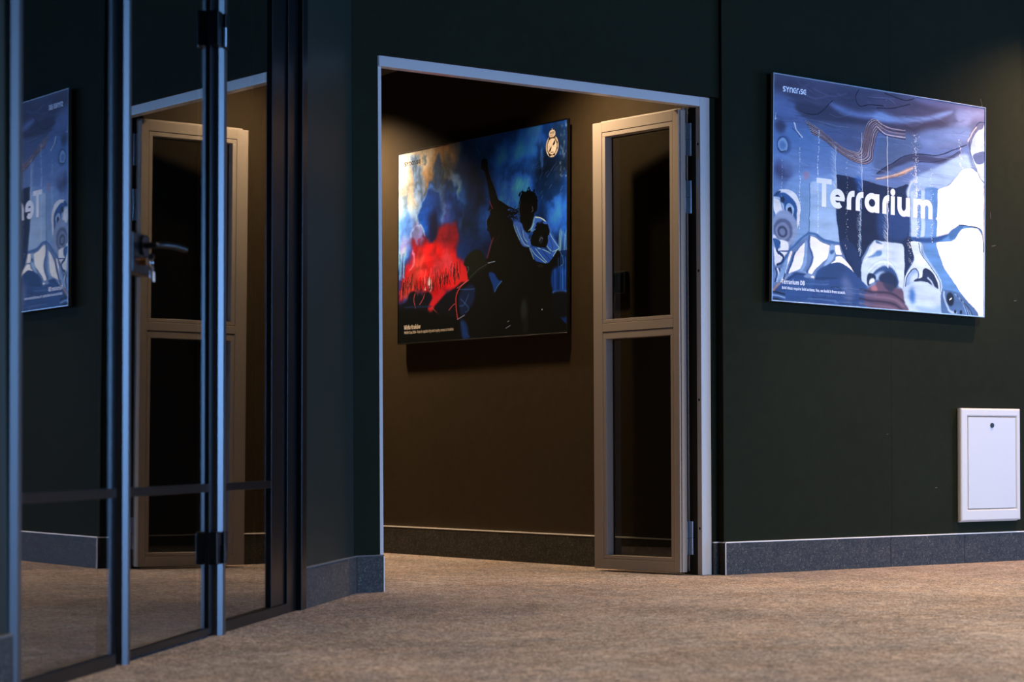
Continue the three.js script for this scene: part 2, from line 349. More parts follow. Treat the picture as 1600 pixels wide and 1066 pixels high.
{ // the glass door in the middle bay
  const g = tag(group('glass_door', GQ, GA), 'black framed glass door with lever handle in the middle bay of the partition', 'door');
  g.rotation.x = 0.45 * D2R;
  const bm = M.blackMetal, top = 2.92;
  glazed(obj('door_glass', plainBox(-1.637, -0.815, 0.012, top, -0.008, 0), M.partitionGlass, g));
  obj('stile', box(-0.850, -0.8025, 0.008, top, -0.03, 0.0085, 0.001), bm, g);
  obj('bottom_rail', box(-1.636, -0.851, 0.008, 0.028, -0.03, 0.013, 0.001), bm, g);
  obj('transom_bar', box(-1.636, -0.851, 0.431, 0.455, -0.02, 0.013, 0.001), bm, g);
  for (const [a, b] of [[1.758, 1.862], [0.215, 0.312]]) {
    const h = obj('hinge', [box(-0.852, -0.802, a, b, 0.0088, 0.034, 0.004), box(-0.8, -0.762, a, b, 0.034, 0.042, 0.004)], bm, g);
    obj('hinge_pin', cylinder(0.006, (b - a) * 0.55, [-0.804, a + (b - a) * 0.3, 0.040], 'y', 16), a > 1 ? M.steel : bm, h);
  }
  obj('lock_case', [box(-1.60, -1.46, 1.015, 1.125, 0.0075, 0.026, 0.006)], bm, g);
  const lever = obj('lever_handle', [tube([[-1.52, 1.093, 0.02], [-1.52, 1.094, 0.062], [-1.50, 1.096, 0.076], [-1.46, 1.097, 0.092], [-1.41, 1.093, 0.108]], 0.0085), new THREE.SphereGeometry(0.0085, 14, 10).translate(-1.41, 1.093, 0.108).toNonIndexed()], M.blackMetal, g);
  obj('rosette', cylinder(0.026, 0.008, [-1.52, 1.093, 0.030], 'z', 28), bm, lever);
  obj('lock_cylinder', cylinder(0.010, 0.016, [-1.53, 1.05, 0.034], 'z', 20), M.brass, g);
}
{ // keys hanging from the cylinder
  const [kx, kz] = plan(-1.53, 0.050);
  const g = tag(group('key_bunch', [kx, 1.062, kz], GA), 'bunch of bright keys hanging from the lock of the glass door', 'keys');
  obj('key_in_lock', [box(-0.004, 0.004, -0.0012, 0.0012, -0.012, 0.006, 0.0005), cylinder(0.009, 0.0022, [0, 0, 0.012], 'x', 20)], M.chrome, g);
  obj('key_ring', new THREE.TorusGeometry(0.011, 0.0011, 10, 28).translate(0, -0.016, 0.012), M.chrome, g);
  obj('key', [cylinder(0.009, 0.002, [0.002, -0.032, 0.014], 'z', 20), box(-0.002, 0.006, -0.062, -0.038, 0.013, 0.015, 0.0005)], M.chrome, g).rotation.z = 0.05;
  obj('key', [cylinder(0.0085, 0.002, [-0.004, -0.031, 0.010], 'z', 20), box(-0.008, -0.001, -0.058, -0.036, 0.009, 0.011, 0.0005)], M.chrome, g).rotation.z = -0.06;
  obj('key_fob', box(-0.006, 0.006, -0.066, -0.040, 0.016, 0.0195, 0.002), M.white, g, 'small pale key fob');
}

// ---------------------------------------------------------------- posters
function poster(name, w, h, art, rim, print, label) {
  const g = group(name); tag(g, label, 'poster');
  const d = 0.018, e = 0.005;
  const bar = (x0, x1, y0, y1) => box(x0, x1, y0, y1, 0, d, 0.001);
  obj('rim', [bar(-w / 2, w / 2, h / 2 - e, h / 2), bar(-w / 2, w / 2, -h / 2, -h / 2 + e), bar(-w / 2, -w / 2 + e, -h / 2 + e, h / 2 - e), bar(w / 2 - e, w / 2, -h / 2 + e, h / 2 - e)], rim, g);
  const p = new THREE.PlaneGeometry(w - 2 * e, h - 2 * e); p.translate(0, 0, d - 0.003);
  const uv = p.attributes.uv;
  for (let i = 0; i < uv.count; i++) uv.setXY(i, (e + uv.getX(i) * (w - 2 * e)) / w, (e + uv.getY(i) * (h - 2 * e)) / h);
  const t = new THREE.CanvasTexture(art); t.colorSpace = THREE.SRGBColorSpace; t.anisotropy = 8;
  obj('backing_board', plainBox(-w / 2 + e, w / 2 - e, -h / 2 + e, h / 2 - e, 0.002, d - 0.004), M.blackSatin, g);
  obj('print', p, P({ map: t, ...print }), g);
  for (const x of [-w * 0.36, w * 0.36]) obj('wall_bracket', box(x - 0.05, x + 0.05, h * 0.30, h * 0.36, -0.024, 0, 0.001), M.blackSatin, g);
  return g;
}
{
  const g = poster('framed_poster', 1.408, 1.033, chromeArt(), M.posterRim, { roughness: 0.6, specularIntensity: 0.35 }, 'blue and white liquid chrome poster with large white lettering on the right wall');
  g.position.set(0.968, 1.733, 0.012); g.rotation.z = -1.0 * D2R;
}
{
  const g = poster('framed_poster', 1.552, 1.045, flareArt(), M.posterRimBlack, { roughness: 0.5, specularIntensity: 0.4 }, 'dark blue poster with red flare smoke and cheering silhouettes on the passage wall');
  g.position.set(-0.054, 1.663, -1.843); g.rotation.order = 'YXZ'; g.rotation.y = -Math.PI / 2; g.rotation.z = -0.7 * D2R;
}

// ---------------------------------------------------------------- access panel low on the right wall
{
  const g = tag(group('access_panel', [1.504, 0.205, -0.012]), 'white metal access panel with a small round lock low on the right wall', 'access panel');
  const w = 0.431, h = 0.553, f = 0.05;
  const front = new THREE.Shape(); front.moveTo(0, 0); front.lineTo(w, 0); front.lineTo(w, h); front.lineTo(0, h); front.closePath();
  const hole = new THREE.Path(); hole.moveTo(f, 0.058); hole.lineTo(f, h - 0.041); hole.lineTo(w - 0.031, h - 0.041); hole.lineTo(w - 0.031, 0.058); hole.closePath();
  front.holes.push(hole);
  const fg = new THREE.ExtrudeGeometry(front, { depth: 0.012, bevelEnabled: true, bevelThickness: 0.009, bevelSize: 0.008, bevelOffset: -0.008, bevelSegments: 2 });
  fg.translate(0, 0, 0.0095);
  obj('frame', [metreUV(fg), box(0.004, w - 0.004, -0.004, 0.006, 0, 0.012, 0.002)], M.white, g);
  const door = obj('door', box(f + 0.0025, w - 0.0335, 0.0605, h - 0.0435, 0.005, 0.0285, 0.0012), M.whiteDoor, g);
  obj('lock', [cylinder(0.0125, 0.004, [0.224, 0.470, 0.030], 'z', 24)], M.darkSteel, door, 'small dark round cam lock');
  obj('keyway', [cylinder(0.0095, 0.002, [0.224, 0.470, 0.0325], 'z', 20)], M.screw, door);
}
// pale scuffs where the paint is chipped
scuffs();
function scuffs() {
  const g = structure(group('trim_1'), 'small pale chips in the wall paint');
  const chip = (x, y, l, w, a, z = -0.0119) => { const b = box(-l / 2, l / 2, -w / 2, w / 2, 0, 0.0004, 0); b.rotateZ(a); b.translate(x, y, z); obj('paint_chip', b, M.plaster, g); };
  chip(1.697, 2.262, 0.05, 0.002, -1.25); chip(1.699, 2.242, 0.022, 0.006, -1.2); chip(1.756, 1.716, 0.035, 0.002, -1.5); chip(1.778, 1.566, 0.03, 0.003, 0.2);
  chip(1.03, 0.63, 0.012, 0.002, 0.4); chip(1.36, 0.372, 0.014, 0.004, 0.1); chip(1.935, 1.30, 0.02, 0.003, 0.1);
  const p = box(-0.04, 0.04, -0.002, 0.002, 0, 0.0005, 0); p.translate(0.19, 0.115, 0.0001); obj('plinth_scratch', p, M.plaster, g);
}


// ---------------------------------------------------------------- printed artwork, drawn in millimetres of the sheet
function sheet(w, h) { const c = document.createElement('canvas'); c.width = w; c.height = h; const x = c.getContext('2d'); x.lineCap = 'round'; x.lineJoin = 'round'; return [c, x]; }
// a smooth path through the points [x, y, x, y, ...]
function trace(x, p, closed = true, tight = 6) {
  const n = p.length / 2, at = (i) => { const k = closed ? ((i % n) + n) % n : Math.max(0, Math.min(n - 1, i)); return [p[2 * k], p[2 * k + 1]]; };
  x.beginPath(); x.moveTo(...at(0));
  for (let i = 0; i < (closed ? n : n - 1); i++) {
    const [a, b, c, d] = [at(i - 1), at(i), at(i + 1), at(i + 2)];
    x.bezierCurveTo(b[0] + (c[0] - a[0]) / tight, b[1] + (c[1] - a[1]) / tight, c[0] - (d[0] - b[0]) / tight, c[1] - (d[1] - b[1]) / tight, c[0], c[1]);
  }
  if (closed) x.closePath();
}
function fill(x, p, color, blur = 0, alpha = 1, tight = 6) { x.save(); if (blur > 1.6) x.filter = 'blur(' + blur + 'px)'; x.globalAlpha = alpha; x.fillStyle = color; trace(x, p, true, tight); x.fill(); x.restore(); }
function line(x, p, color, w, blur = 0, alpha = 1, closed = false) { x.save(); if (blur > 1.6) x.filter = 'blur(' + blur + 'px)'; x.globalAlpha = alpha; x.strokeStyle = color; x.lineWidth = w; trace(x, p, closed); x.stroke(); x.restore(); }
// pairs: [x, y] + a spread of soft or grainy puffs
function puffs(x, r, p, size, color, count, blur, alpha) {
  x.save(); if (blur > 1.6) x.filter = 'blur(' + blur + 'px)'; x.fillStyle = color; x.globalAlpha = alpha;
  x.beginPath();
  for (let i = 0; i < p.length; i += 2) for (let k = 0; k < count; k++) {
    const a = r() * 6.283, d = size * Math.sqrt(r()), s = size * (0.12 + 0.30 * r()), cx = p[i] + d * Math.cos(a) * 0.8, cy = p[i + 1] + d * Math.sin(a);
    x.moveTo(cx + s, cy); x.ellipse(cx, cy, s * 0.8, s, 0, 0, 6.283);
  }
  x.fill(); x.restore();
}
function disc(x, cx, cy, rx, ry, color, blur = 0, alpha = 1, tilt = 0) { x.save(); if (blur > 1.6) x.filter = 'blur(' + blur + 'px)'; x.globalAlpha = alpha; x.fillStyle = color; x.beginPath(); x.ellipse(cx, cy, rx, ry, tilt, 0, 6.283); x.fill(); x.restore(); }
function words(x, text, x0, x1, base, cap, color, weight = 'bold') {
  x.save(); x.font = weight + ' ' + cap / 0.715 + 'px sans-serif'; x.fillStyle = color; x.translate(x0, base); x.scale((x1 - x0) / x.measureText(text).width, 1); x.fillText(text, 0, 0); x.restore();
}
// the wordmark of eight rounded capitals at the top left of both sheets
function wordmark(x, x0, x1, y0, y1, color) {
  const w = x1 - x0, h = y1 - y0, u = w / 9.6, t = h * 0.24;
  x.save(); x.strokeStyle = color; x.fillStyle = color; x.lineWidth = t; x.lineCap = 'butt'; x.lineJoin = 'round'; x.translate(x0, y0 + t / 2);
  const k = h - t, stroke = (...ops) => { x.beginPath(); for (const [o, ...a] of ops) x[o](...a); x.stroke(); };
  const es = (q) => { const R = k / 2; stroke(['moveTo', q + u, 0], ['lineTo', q + u * 0.75, 0], ['bezierCurveTo', q + u * 0.1, 0, q, R * 0.5, q, R], ['bezierCurveTo', q, R * 1.5, q + u * 0.1, k, q + u * 0.75, k], ['lineTo', q + u, k]); x.beginPath(); x.rect(q + u * 0.5, R - t * 0.5, u * 0.5, t); x.fill(); };
  const ss = (q) => stroke(['moveTo', q + u, 0], ['lineTo', q + u * 0.4, 0], ['bezierCurveTo', q, 0, q, k * 0.42, q + u * 0.35, k * 0.46], ['lineTo', q + u * 0.65, k * 0.54], ['bezierCurveTo', q + u, k * 0.6, q + u, k, q + u * 0.6, k], ['lineTo', q, k]);
  ss(0);
  stroke(['moveTo', u * 1.25, -t / 2], ['lineTo', u * 1.85, k * 0.5], ['lineTo', u * 2.45, -t / 2]); stroke(['moveTo', u * 1.85, k * 0.45], ['lineTo', u * 1.85, k + t / 2]);
  stroke(['moveTo', u * 2.85, k + t / 2], ['lineTo', u * 2.85, k * 0.4], ['bezierCurveTo', u * 2.85, -k * 0.13, u * 3.85, -k * 0.13, u * 3.85, k * 0.4], ['lineTo', u * 3.85, k + t / 2]);
  es(u * 4.3);
  stroke(['moveTo', u * 5.7, k + t / 2], ['lineTo', u * 5.7, k * 0.45], ['bezierCurveTo', u * 5.7, 0, u * 6.0, 0, u * 6.45, 0]);
  stroke(['moveTo', u * 6.75, k * 0.4], ['lineTo', u * 6.75, k + t / 2]);
  ss(u * 7.2); es(u * 8.5);
  x.restore();
}
// inks: the strength of red, green and blue over the whole sheet
function inks(x, w, h, gain) { const d = x.getImageData(0, 0, w, h), p = d.data; for (let i = 0; i < p.length; i++) if (i % 4 < 3) p[i] = Math.min(255, p[i] * gain[i % 4]); x.putImageData(d, 0, 0); }
// bend and mottle the ink already on the sheet with folded noise, as smoke and liquid are
function billow(x, w, h, seed, bend, mottle, stretch, y1) {
  const n = [[5, 1], [11, 0.6], [23, 0.38], [47, 0.24], [95, 0.15]].map(([k, a], i) => [noise(k, seed + i), noise(k, seed + 20 + i), noise(k, seed + 40 + i), a]);
  const src = x.getImageData(0, 0, w, h), out = x.createImageData(w, h), s = src.data, o = out.data;
  for (let y = 0; y < h; y++) for (let i = 0; i < w; i++) {
    const u = i / 1552, v = y * stretch / 1552; let a = 0, b = 0, c = 0;
    for (const [p, q, t, k] of n) { a += (p(u, v) - 0.5) * k; b += (q(u, v) - 0.5) * k; c += Math.abs(t(u, v) - 0.5) * k; }
    const fade = Math.max(0, Math.min(1, (y1 - y) / 90)), X = Math.max(0, Math.min(w - 1, Math.round(i + bend * a * fade))), Y = Math.max(0, Math.min(h - 1, Math.round(y + bend * b * fade))), m = 1 + mottle * (c - 0.5) * 2;
    const f = (Y * w + X) * 4, g = (y * w + i) * 4;
    o[g] = Math.min(255, s[f] * m); o[g + 1] = Math.min(255, s[f + 1] * m); o[g + 2] = Math.min(255, s[f + 2] * m); o[g + 3] = 255;
  }
  x.putImageData(out, 0, 0);
}
function chromeArt() {
  const [c, x] = sheet(1408, 1033), r = rng(301);
  const NAVY = '#16294f', DEEP = '#0f1d3c', MIDB = '#36568f', BLUE = '#4a7fc0', SKY = '#86aede', PALE = '#aecdf0', ICE = '#cfe4fa', WHITE = '#f6fbff', PLUM = '#4b4a68', GREY = '#5c688f';
  x.fillStyle = '#5f7fb4'; x.fillRect(0, 0, 1408, 1033);
  // upper third: plum and slate folds of the liquid sheet
  fill(x, [-31,-34,1500,-68,1502,138,1138,285,788,355,493,318,248,269,-47,315], GREY, 14);
  fill(x, [12,7,258,9,704,0,705,71,483,146,333,151,186,157,113,123,12,81], PLUM, 16);
  fill(x, [657,2,886,8,1153,16,1154,76,965,163,659,185], '#525070', 14);
  fill(x, [6,98,128,121,209,208,275,266,101,295,7,273], '#6678ac', 14);
  fill(x, [142,130,378,109,483,129,697,133,698,166,408,181,208,181], '#45445f', 8);
  fill(x, [659,158,849,148,1091,100,1154,110,1044,155,811,174,659,196], '#474560', 8);
  fill(x, [348,96,437,107,559,118,705,104,705,132,529,141,408,127], '#7c94cf', 9);
  fill(x, [658,104,810,112,980,93,1090,59,1176,34,1154,60,1043,100,849,135,658,147], '#86a3da', 7);
  fill(x, [886,8,1121,8,1388,11,1389,67,1250,66,1202,32,1042,34], '#6f74a4', 10);
  fill(x, [1202,38,1388,22,1388,45,1315,70,1251,121,1155,148,1202,88], '#7f92c6', 10);
  for (let i = 0; i < 46; i++) { const a = r() * 1300, b = 20 + r() * 250, l = 60 + r() * 200; line(x, [a, b, a + l * 0.5, b + 10 + 14 * r(), a + l, b + 26 * (r() - 0.3)], ['#39384f', '#8592c4', '#6a6f9c', '#3f4a74'][i % 4], 2 + 5 * r(), 3, 0.35); }
  line(x, [542,13,521,43,522,70,551,90,612,76,701,72], '#1c1c30', 4, 0.6);
  line(x, [194,163,260,161,311,133,366,84], '#22223a', 4, 0.6);
  line(x, [658,86,771,74,879,44], '#2c2b42', 5, 1); line(x, [710,12,771,21,855,28,909,11], '#2b2a40', 5, 1.4);
  // middle band of blue satin
  fill(x, [14,251,187,232,282,233,379,287,478,332,561,345,699,310,701,442,381,417,263,461,17,526], '#6c8ec8', 12);
  fill(x, [659,217,857,191,1044,231,1284,196,1285,252,1124,301,890,411,662,442], '#5d7ab4', 12);
  fill(x, [704,212,857,185,966,218,912,278,774,335,661,389,660,303], '#56719f', 8);
  fill(x, [216,221,379,211,529,206,553,291,455,312,379,276,297,242], '#566693', 8);
  fill(x, [950,170,1202,115,1307,115,1276,186,1092,227,966,229], '#7291cb', 12);
  // dark waves
  fill(x, [661,394,744,349,843,298,912,278,982,274,1077,278,1172,263,1240,234,1204,271,1093,304,982,309,889,318,797,349,706,390], '#3a4467', 4);
  line(x, [661,395,751,345,843,296,912,277,990,271,1076,268,1188,233,1272,200], '#1d2542', 5, 1);
  line(x, [912,316,1014,306,1124,285,1232,235], '#27325a', 4, 1);
  fill(x, [661,418,775,388,889,343,913,344,844,382,744,411,661,426], '#c9a690', 3); line(x, [661,422,775,392,905,345], '#f0dccb', 3, 0.6); line(x, [661,426,752,411,851,376], '#5b4a55', 2, 0.6);
  // coppery folds that swing down and up
  for (let i = 0; i < 17; i++) { const o = i * 5.2; line(x, [220,220,290,240,379,282,470,319,553,332,590,309,602,259,625,185,663,156,705,160].map((v, k) => v + (k % 2 ? (k < 12 ? o * 0.62 - 22 : o * 0.4 - 14) : (k < 9 ? o * 0.5 - 20 : o * 0.85 - 30))), ['#d9c6ca', '#3d3546', '#f4e9e6', '#8a6f74', '#343350', '#c9a9a4', '#5d5266', '#e6d4d2', '#40476e', '#a98b8c'][i % 10], [3, 4.5, 2.4, 5, 4][i % 5], 0, 0.95); }
  for (let i = 0; i < 6; i++) line(x, [659,155,704,177,750,186,849,185].map((v, k) => v + (k % 2 ? i * 8 - 14 : 0)), ['#c8b2b8', '#4b3f4e', '#a98c8e', '#6b5b6d', '#d9c4c2', '#3c3a52'][i], 4.5, 1);
  fill(x, [582,190,621,174,636,206,614,274,584,321,570,290], '#76606a', 4, 0.8);
  // the eddies at the left edge
  disc(x, ...[48,239], 34, 30, '#47496a', 9); disc(x, ...[66,436], 60, 44, '#49517e', 12); disc(x, ...[116,389], 70, 60, '#7f9ed6', 14, 0.6);
  disc(x, ...[71,321], 45, 45, '#5b78b0', 3); disc(x, ...[65,321], 36, 37, '#3a4c78', 2); disc(x, ...[65,322], 31, 32, '#a2c4ec', 2); disc(x, ...[62,324], 20, 20, '#6f93cb', 4);
  line(x, [33,339,51,355,80,347], '#25314f', 4, 1.5);
  line(x, [130,217,151,247,180,275], '#e6eaf6', 7, 1.4); line(x, [123,239,151,257,166,277], '#2f3a5c', 3, 1); line(x, [21,181,15,208,25,202], '#dfe6f5', 3, 0.6);
  // pale blue panels of the left centre
  fill(x, [103,475,204,434,277,443,400,421,400,507,103,534], '#7ea5db', 8);
  fill(x, [189,435,222,429,226,448,197,467], '#9c90b6', 5);
  fill(x, [121,507,229,491,226,706,168,754,117,796,153,695,173,622,159,558], '#7fa9de', 3, 1, 12);
  fill(x, [233,485,407,458,393,587,424,740,364,740,296,717,228,707], '#9cc2ee', 2, 1, 14);
  fill(x, [234,477,278,473,282,518,234,522], PALE, 3);
  line(x, [230,480,229,579,226,706], '#2e5590', 4, 0.8); line(x, [226,706,273,711,326,734,426,741], '#3f6aa8', 12, 2); line(x, [224,706,183,737,102,803], '#3f6aa8', 12, 2);
  // navy block behind the word
  fill(x, [400,425,536,433,662,446,789,452,875,432,878,695,835,713,669,710,631,719,565,802,561,865,541,899,486,849,427,740,397,595], NAVY, 1.5, 1, 16);
  fill(x, [412,451,557,461,670,469,673,710,581,765,561,820,448,709,414,593], DEEP, 16, 0.6);
  fill(x, [688,570,868,561,869,683,690,691], '#27498a', 12, 0.7);
  fill(x, [832,712,901,671,917,751,910,785,871,842,849,919,843,876,848,778], NAVY, 2);
  fill(x, [426,735,520,865,583,909,570,820,503,735], '#1c3260', 4, 0.9);
  for (const [a, b] of [[[567,449,539,457,516,437,562,416], 0], [[566,461,551,496,531,475,562,444], 0]]) fill(x, a, '#2c63b8', 8, 0.8);
  // arch of bright liquid under the block
  fill(x, [643,715,673,710,839,713,853,779,846,922,816,912,785,850,733,832,674,855,675,891,632,869,608,925,570,909,561,850,581,801], '#b5d4f3', 2, 1, 12);
  fill(x, [648,721,706,720,707,742,652,769,621,794,582,819,621,771], ICE, 3); fill(x, [605,795,684,758,696,774,629,793], '#5b85bd', 3); fill(x, [664,711,702,721,695,725,664,722], '#3c669f', 2); fill(x, [665,762,695,765,688,779,665,780], '#4f7db8', 3);
  for (let i = 0; i < 7; i++) line(x, [606,849,665,812,726,800,779,821,810,878].map((v, k) => v + (k % 2 ? i * 9 : i * 2)), i % 2 ? '#dcebfb' : '#86abd8', 2.2, 0.6, 0.7);
  fill(x, [621,901,651,856,703,829,756,828,795,858,811,911,757,914,697,907], '#2b4c86', 3); fill(x, [636,889,673,860,711,852,734,872,696,896], '#8fb3e0', 4); fill(x, [681,881,734,851,787,869,803,917,758,946,712,928], '#1b2a4e', 4);
  fill(x, [607,924,606,874,630,866,661,881,650,905], '#16294f', 2); fill(x, [618,918,622,895,646,888,654,904], ICE, 2);
  // right hand panels
  fill(x, [868,489,883,422,983,386,1125,317,1252,283,1309,294,1253,321,1157,403,1082,431,992,470], '#8db5e6', 5);
  fill(x, [890,405,1124,301,1220,258,1285,252,1310,316,1237,329,1157,397,1094,422,953,465], '#93bae9', 6);
  line(x, [872,521,875,466,890,421,921,402], ICE, 10, 3); fill(x, [953,473,1015,459,1082,431,1082,440,1023,467], '#1f3a66', 2);
  line(x, [953,473,1082,429,1161,399,1253,323,1309,309], '#3b5f98', 4, 1);
  fill(x, [891,459,992,450,990,664,893,674], '#a6c9f0', 2, 1, 30); fill(x, [931,456,959,453,959,669,936,671], '#5f8fcd', 2, 1, 30);
  fill(x, [988,440,1082,431,1071,696,1130,813,1259,941,1099,915,1051,830,991,746,987,593], '#4f83c8', 2, 1, 16); fill(x, [988,451,1023,448,1048,588,1033,666,990,670], '#6b9ad6', 6, 0.7);
  fill(x, [1077,433,1161,400,1251,320,1310,308,1365,331,1397,363,1413,1019,1372,1028,1266,940,1134,818,1071,699,1074,538], WHITE, 1.5, 1, 12);
  fill(x, [893,680,928,673,986,675,1128,651,1160,637,1227,595,1280,595,1353,597,1386,611,1401,644,1402,711,1395,639,1353,604,1288,605,1240,618,1208,656,1180,675,1097,684,986,698,924,699], BLUE, 1, 1, 8);
  fill(x, [893,677,986,673,1080,660,1160,640,1097,679,971,698,916,694], '#1f3f7c', 4, 0.9); fill(x, [1160,635,1227,597,1256,599,1208,650,1168,670], '#36639f', 3); line(x, [1223,596,1280,595,1353,598,1390,617,1401,672,1399,711], '#1d3a66', 5, 1);
  for (let i = 0; i < 16; i++) { const a = r() * 50, b = r() * 60; line(x, [1105,732,1193,798,1291,881,1365,949].map((v, k) => v + (k % 2 ? b : a)), '#d7e7f8', 2, 1.5, 0.5); }
  // stem and bell
  fill(x, [893,701,959,699,973,747,1035,803,1098,865,1107,921,1075,911,1020,893,957,886,895,905,849,925,856,870,894,818,921,773], '#b9d7f4', 1.5, 1, 10);
  line(x, [949,703,967,748,1027,804,1087,871,1099,921], '#27508f', 5, 1); line(x, [963,702,995,757,1066,829,1111,903], '#89b2e4', 8, 2);
  fill(x, [857,921,863,875,895,837,929,828,947,848,945,870,918,893,888,903], '#7fa5d8', 2); line(x, [858,921,866,875,898,836,929,828,947,850,941,873], '#1e3766', 5, 0.8); fill(x, [887,895,903,861,933,848,938,870,918,890], '#a9c7ea', 5);
  fill(x, [969,863,974,835,997,819,1035,831,1071,872,1085,919,1059,913,1028,897,996,885,918,888,934,875], '#1d2c50', 1.5); line(x, [1008,865,1035,883,1055,909], '#a9c8ee', 9, 2);
  fill(x, [840,925,895,899,957,885,1020,892,1103,924,1112,1024,1029,1037,881,1031,850,1000], '#a9cbef', 2, 1, 10); disc(x, ...[904,954], 20, 38, '#3d72c4', 10); fill(x, [920,1002,1037,1006,1108,991,1108,1030,990,1036], '#82aadc', 7);
  fill(x, [1107,925,1147,912,1227,923,1284,959,1366,1027,1212,1031,1112,1029], '#3f6298', 2); disc(x, ...[1167,958], 26, 36, '#141f33', 3); line(x, [1123,921,1131,968,1164,1016,1212,1024], '#9fc3ea', 10, 3); line(x, [1163,961,1175,952], '#f0f6ff', 6, 0.8);
  for (let i = 0; i < 6; i++) line(x, [1211,930,1260,972,1292,1025].map((v, k) => v + (k % 2 ? i * 8 : i * 12 - 8)), i % 2 ? '#16294a' : '#7ea7da', 6, 2); disc(x, ...[1204,1019], 9, 9, '#13233f', 1); disc(x, ...[1244,1020], 10, 10, '#13233f', 1);
  // the pale oval at the right edge
  fill(x, [1302,222,1316,170,1348,125,1385,107,1401,105,1404,372,1383,359,1350,318,1317,271], '#a6c8ee', 1.5); line(x, [1401,74,1356,79,1324,114,1292,167,1300,228,1325,275,1354,320,1379,357,1404,373], '#24395f', 4, 0.8); line(x, [1284,179,1316,131,1340,101], '#f0e8e2', 6, 2);
  fill(x, [1321,248,1366,226,1403,221,1403,268,1370,283,1343,279], '#53699c', 1.5); fill(x, [1348,133,1377,119,1370,198,1349,223], '#d6e8fa', 4);
  // bottom: dark blue domes and plum folds
  fill(x, [2,1032,23,977,74,941,140,893,253,911,305,866,396,829,473,849,551,894,607,935,608,1025,2,1035], '#2d5292', 2, 1, 9);
  fill(x, [268,912,305,866,396,832,465,843,536,884,599,942,600,1020,276,1033], '#2a4a86', 3); fill(x, [305,871,396,837,458,855,427,896,313,904], '#22406f', 10, 0.7); fill(x, [443,895,481,899,517,969,498,1015,467,1005,443,951], '#6d7fb4', 12, 0.55);
  line(x, [67,942,140,889,200,889,260,912], '#7fa3d6', 9, 3); line(x, [89,940,148,904,222,902], '#213a6a', 6, 2);
  fill(x, [222,896,264,896,260,916,200,911], '#7698cb', 2); fill(x, [243,904,258,902,259,910,243,910], WHITE, 0.5);
  fill(x, [599,947,662,924,733,933,734,1035,600,1023], '#54496a', 3); fill(x, [666,906,765,922,838,931,850,984,867,1029,668,1033], '#5a4c66', 3); fill(x, [712,906,788,918,765,946,735,937], '#2f3350', 5);
  for (let i = 0; i < 6; i++) line(x, [555,975,622,981,712,981,789,988,850,1017].map((v, k) => v + (k % 2 ? i * 22 - 30 : 0)), i % 2 ? '#7b6b86' : '#23243a', i % 2 ? 7 : 9, 3, 0.85);
  fill(x, [630,928,662,921,670,943,638,945], '#9a6f7c', 5);
  for (let i = 0; i < 5; i++) line(x, [7,989,38,990,82,998].map((v, k) => v + (k % 2 ? i * 17 : 0)), i % 2 ? '#8aabdd' : '#16233a', 8, 2);
  line(x, [12,983,52,948,81,927], '#b48c7c', 8, 3);
  // white quads between the stems
  fill(x, [229,722,267,724,304,744,361,756,365,773,346,813,305,844,275,868,249,893,222,889,237,848,256,814,236,766], WHITE, 1, 1, 10); line(x, [232,722,232,766,253,814,237,854,218,888], '#2f558f', 10, 2);
  fill(x, [206,754,199,818,176,874,118,899,103,901,125,856,150,805], WHITE, 1, 1, 10); fill(x, [206,752,221,756,218,822,200,873,174,883,199,823], '#7fa6da', 2);
  fill(x, [394,753,424,750,440,794,403,794], WHITE, 0.8, 1, 20); fill(x, [403,804,446,806,514,866,496,858,434,832,396,832,365,839,396,821], WHITE, 1); fill(x, [366,756,392,753,396,793,365,834,320,854,350,813], '#8db4e4', 2); fill(x, [365,781,392,774,388,788,369,795], '#3b6199', 2);
  for (let i = 0; i < 3; i++) line(x, [143,806,118,851,100,901].map((v, k) => v + (k % 2 ? 0 : -i * 22)), ['#2a4f8a', WHITE, '#3b66a6'][i], i === 1 ? 14 : 9, 1.5);
  // eye shaped eddies low at the left
  fill(x, [11,565,40,530,77,521,129,527,160,558,174,620,160,684,135,724,94,760,50,769,21,760,42,715,27,651,12,620], '#eef6ff', 1.5);
  fill(x, [20,562,62,536,107,549,146,586,154,646,139,685,115,660,78,655,62,605,45,573], '#2c5a9c', 2); fill(x, [11,560,33,534,55,533,33,555], '#20406f', 2); line(x, [15,565,48,568,71,609,67,648], '#bcd6f4', 9, 2); disc(x, ...[64,569], 14, 14, '#1b2f50', 2);
  fill(x, [85,594,107,583,131,604,132,637,109,650,90,627], '#9cc0ec', 1.5); fill(x, [96,610,113,602,125,627,117,642,102,634], '#11213c', 1);
  disc(x, ...[78,700], 78, 84, '#8ea6cf', 3, 1, 0.3); disc(x, ...[70,710], 58, 54, '#59688f', 3); disc(x, ...[68,714], 44, 40, '#7d90b8', 2); disc(x, ...[66,716], 30, 28, '#414c70', 2); disc(x, ...[66,716], 18, 17, '#7386ae', 2);
  fill(x, [12,734,43,753,94,760,101,800,58,844,48,869,18,869,13,815], '#e7f2ff', 2); line(x, [15,758,47,769,32,803,69,827,62,855,33,868], '#1d3d6e', 12, 1.5); line(x, [47,804,99,802], '#2a4f8a', 6, 1); fill(x, [11,755,43,756,51,790,21,793], '#2a5796', 3);
  for (let i = 0; i < 5; i++) line(x, [22,885,34,911,23,944].map((v, k) => v + (k % 2 ? 0 : i * 12)), i % 2 ? '#e4effc' : '#17305a', 6, 1.5); fill(x, [66,866,95,831,88,886,52,943,37,938], '#7ba4da', 3);
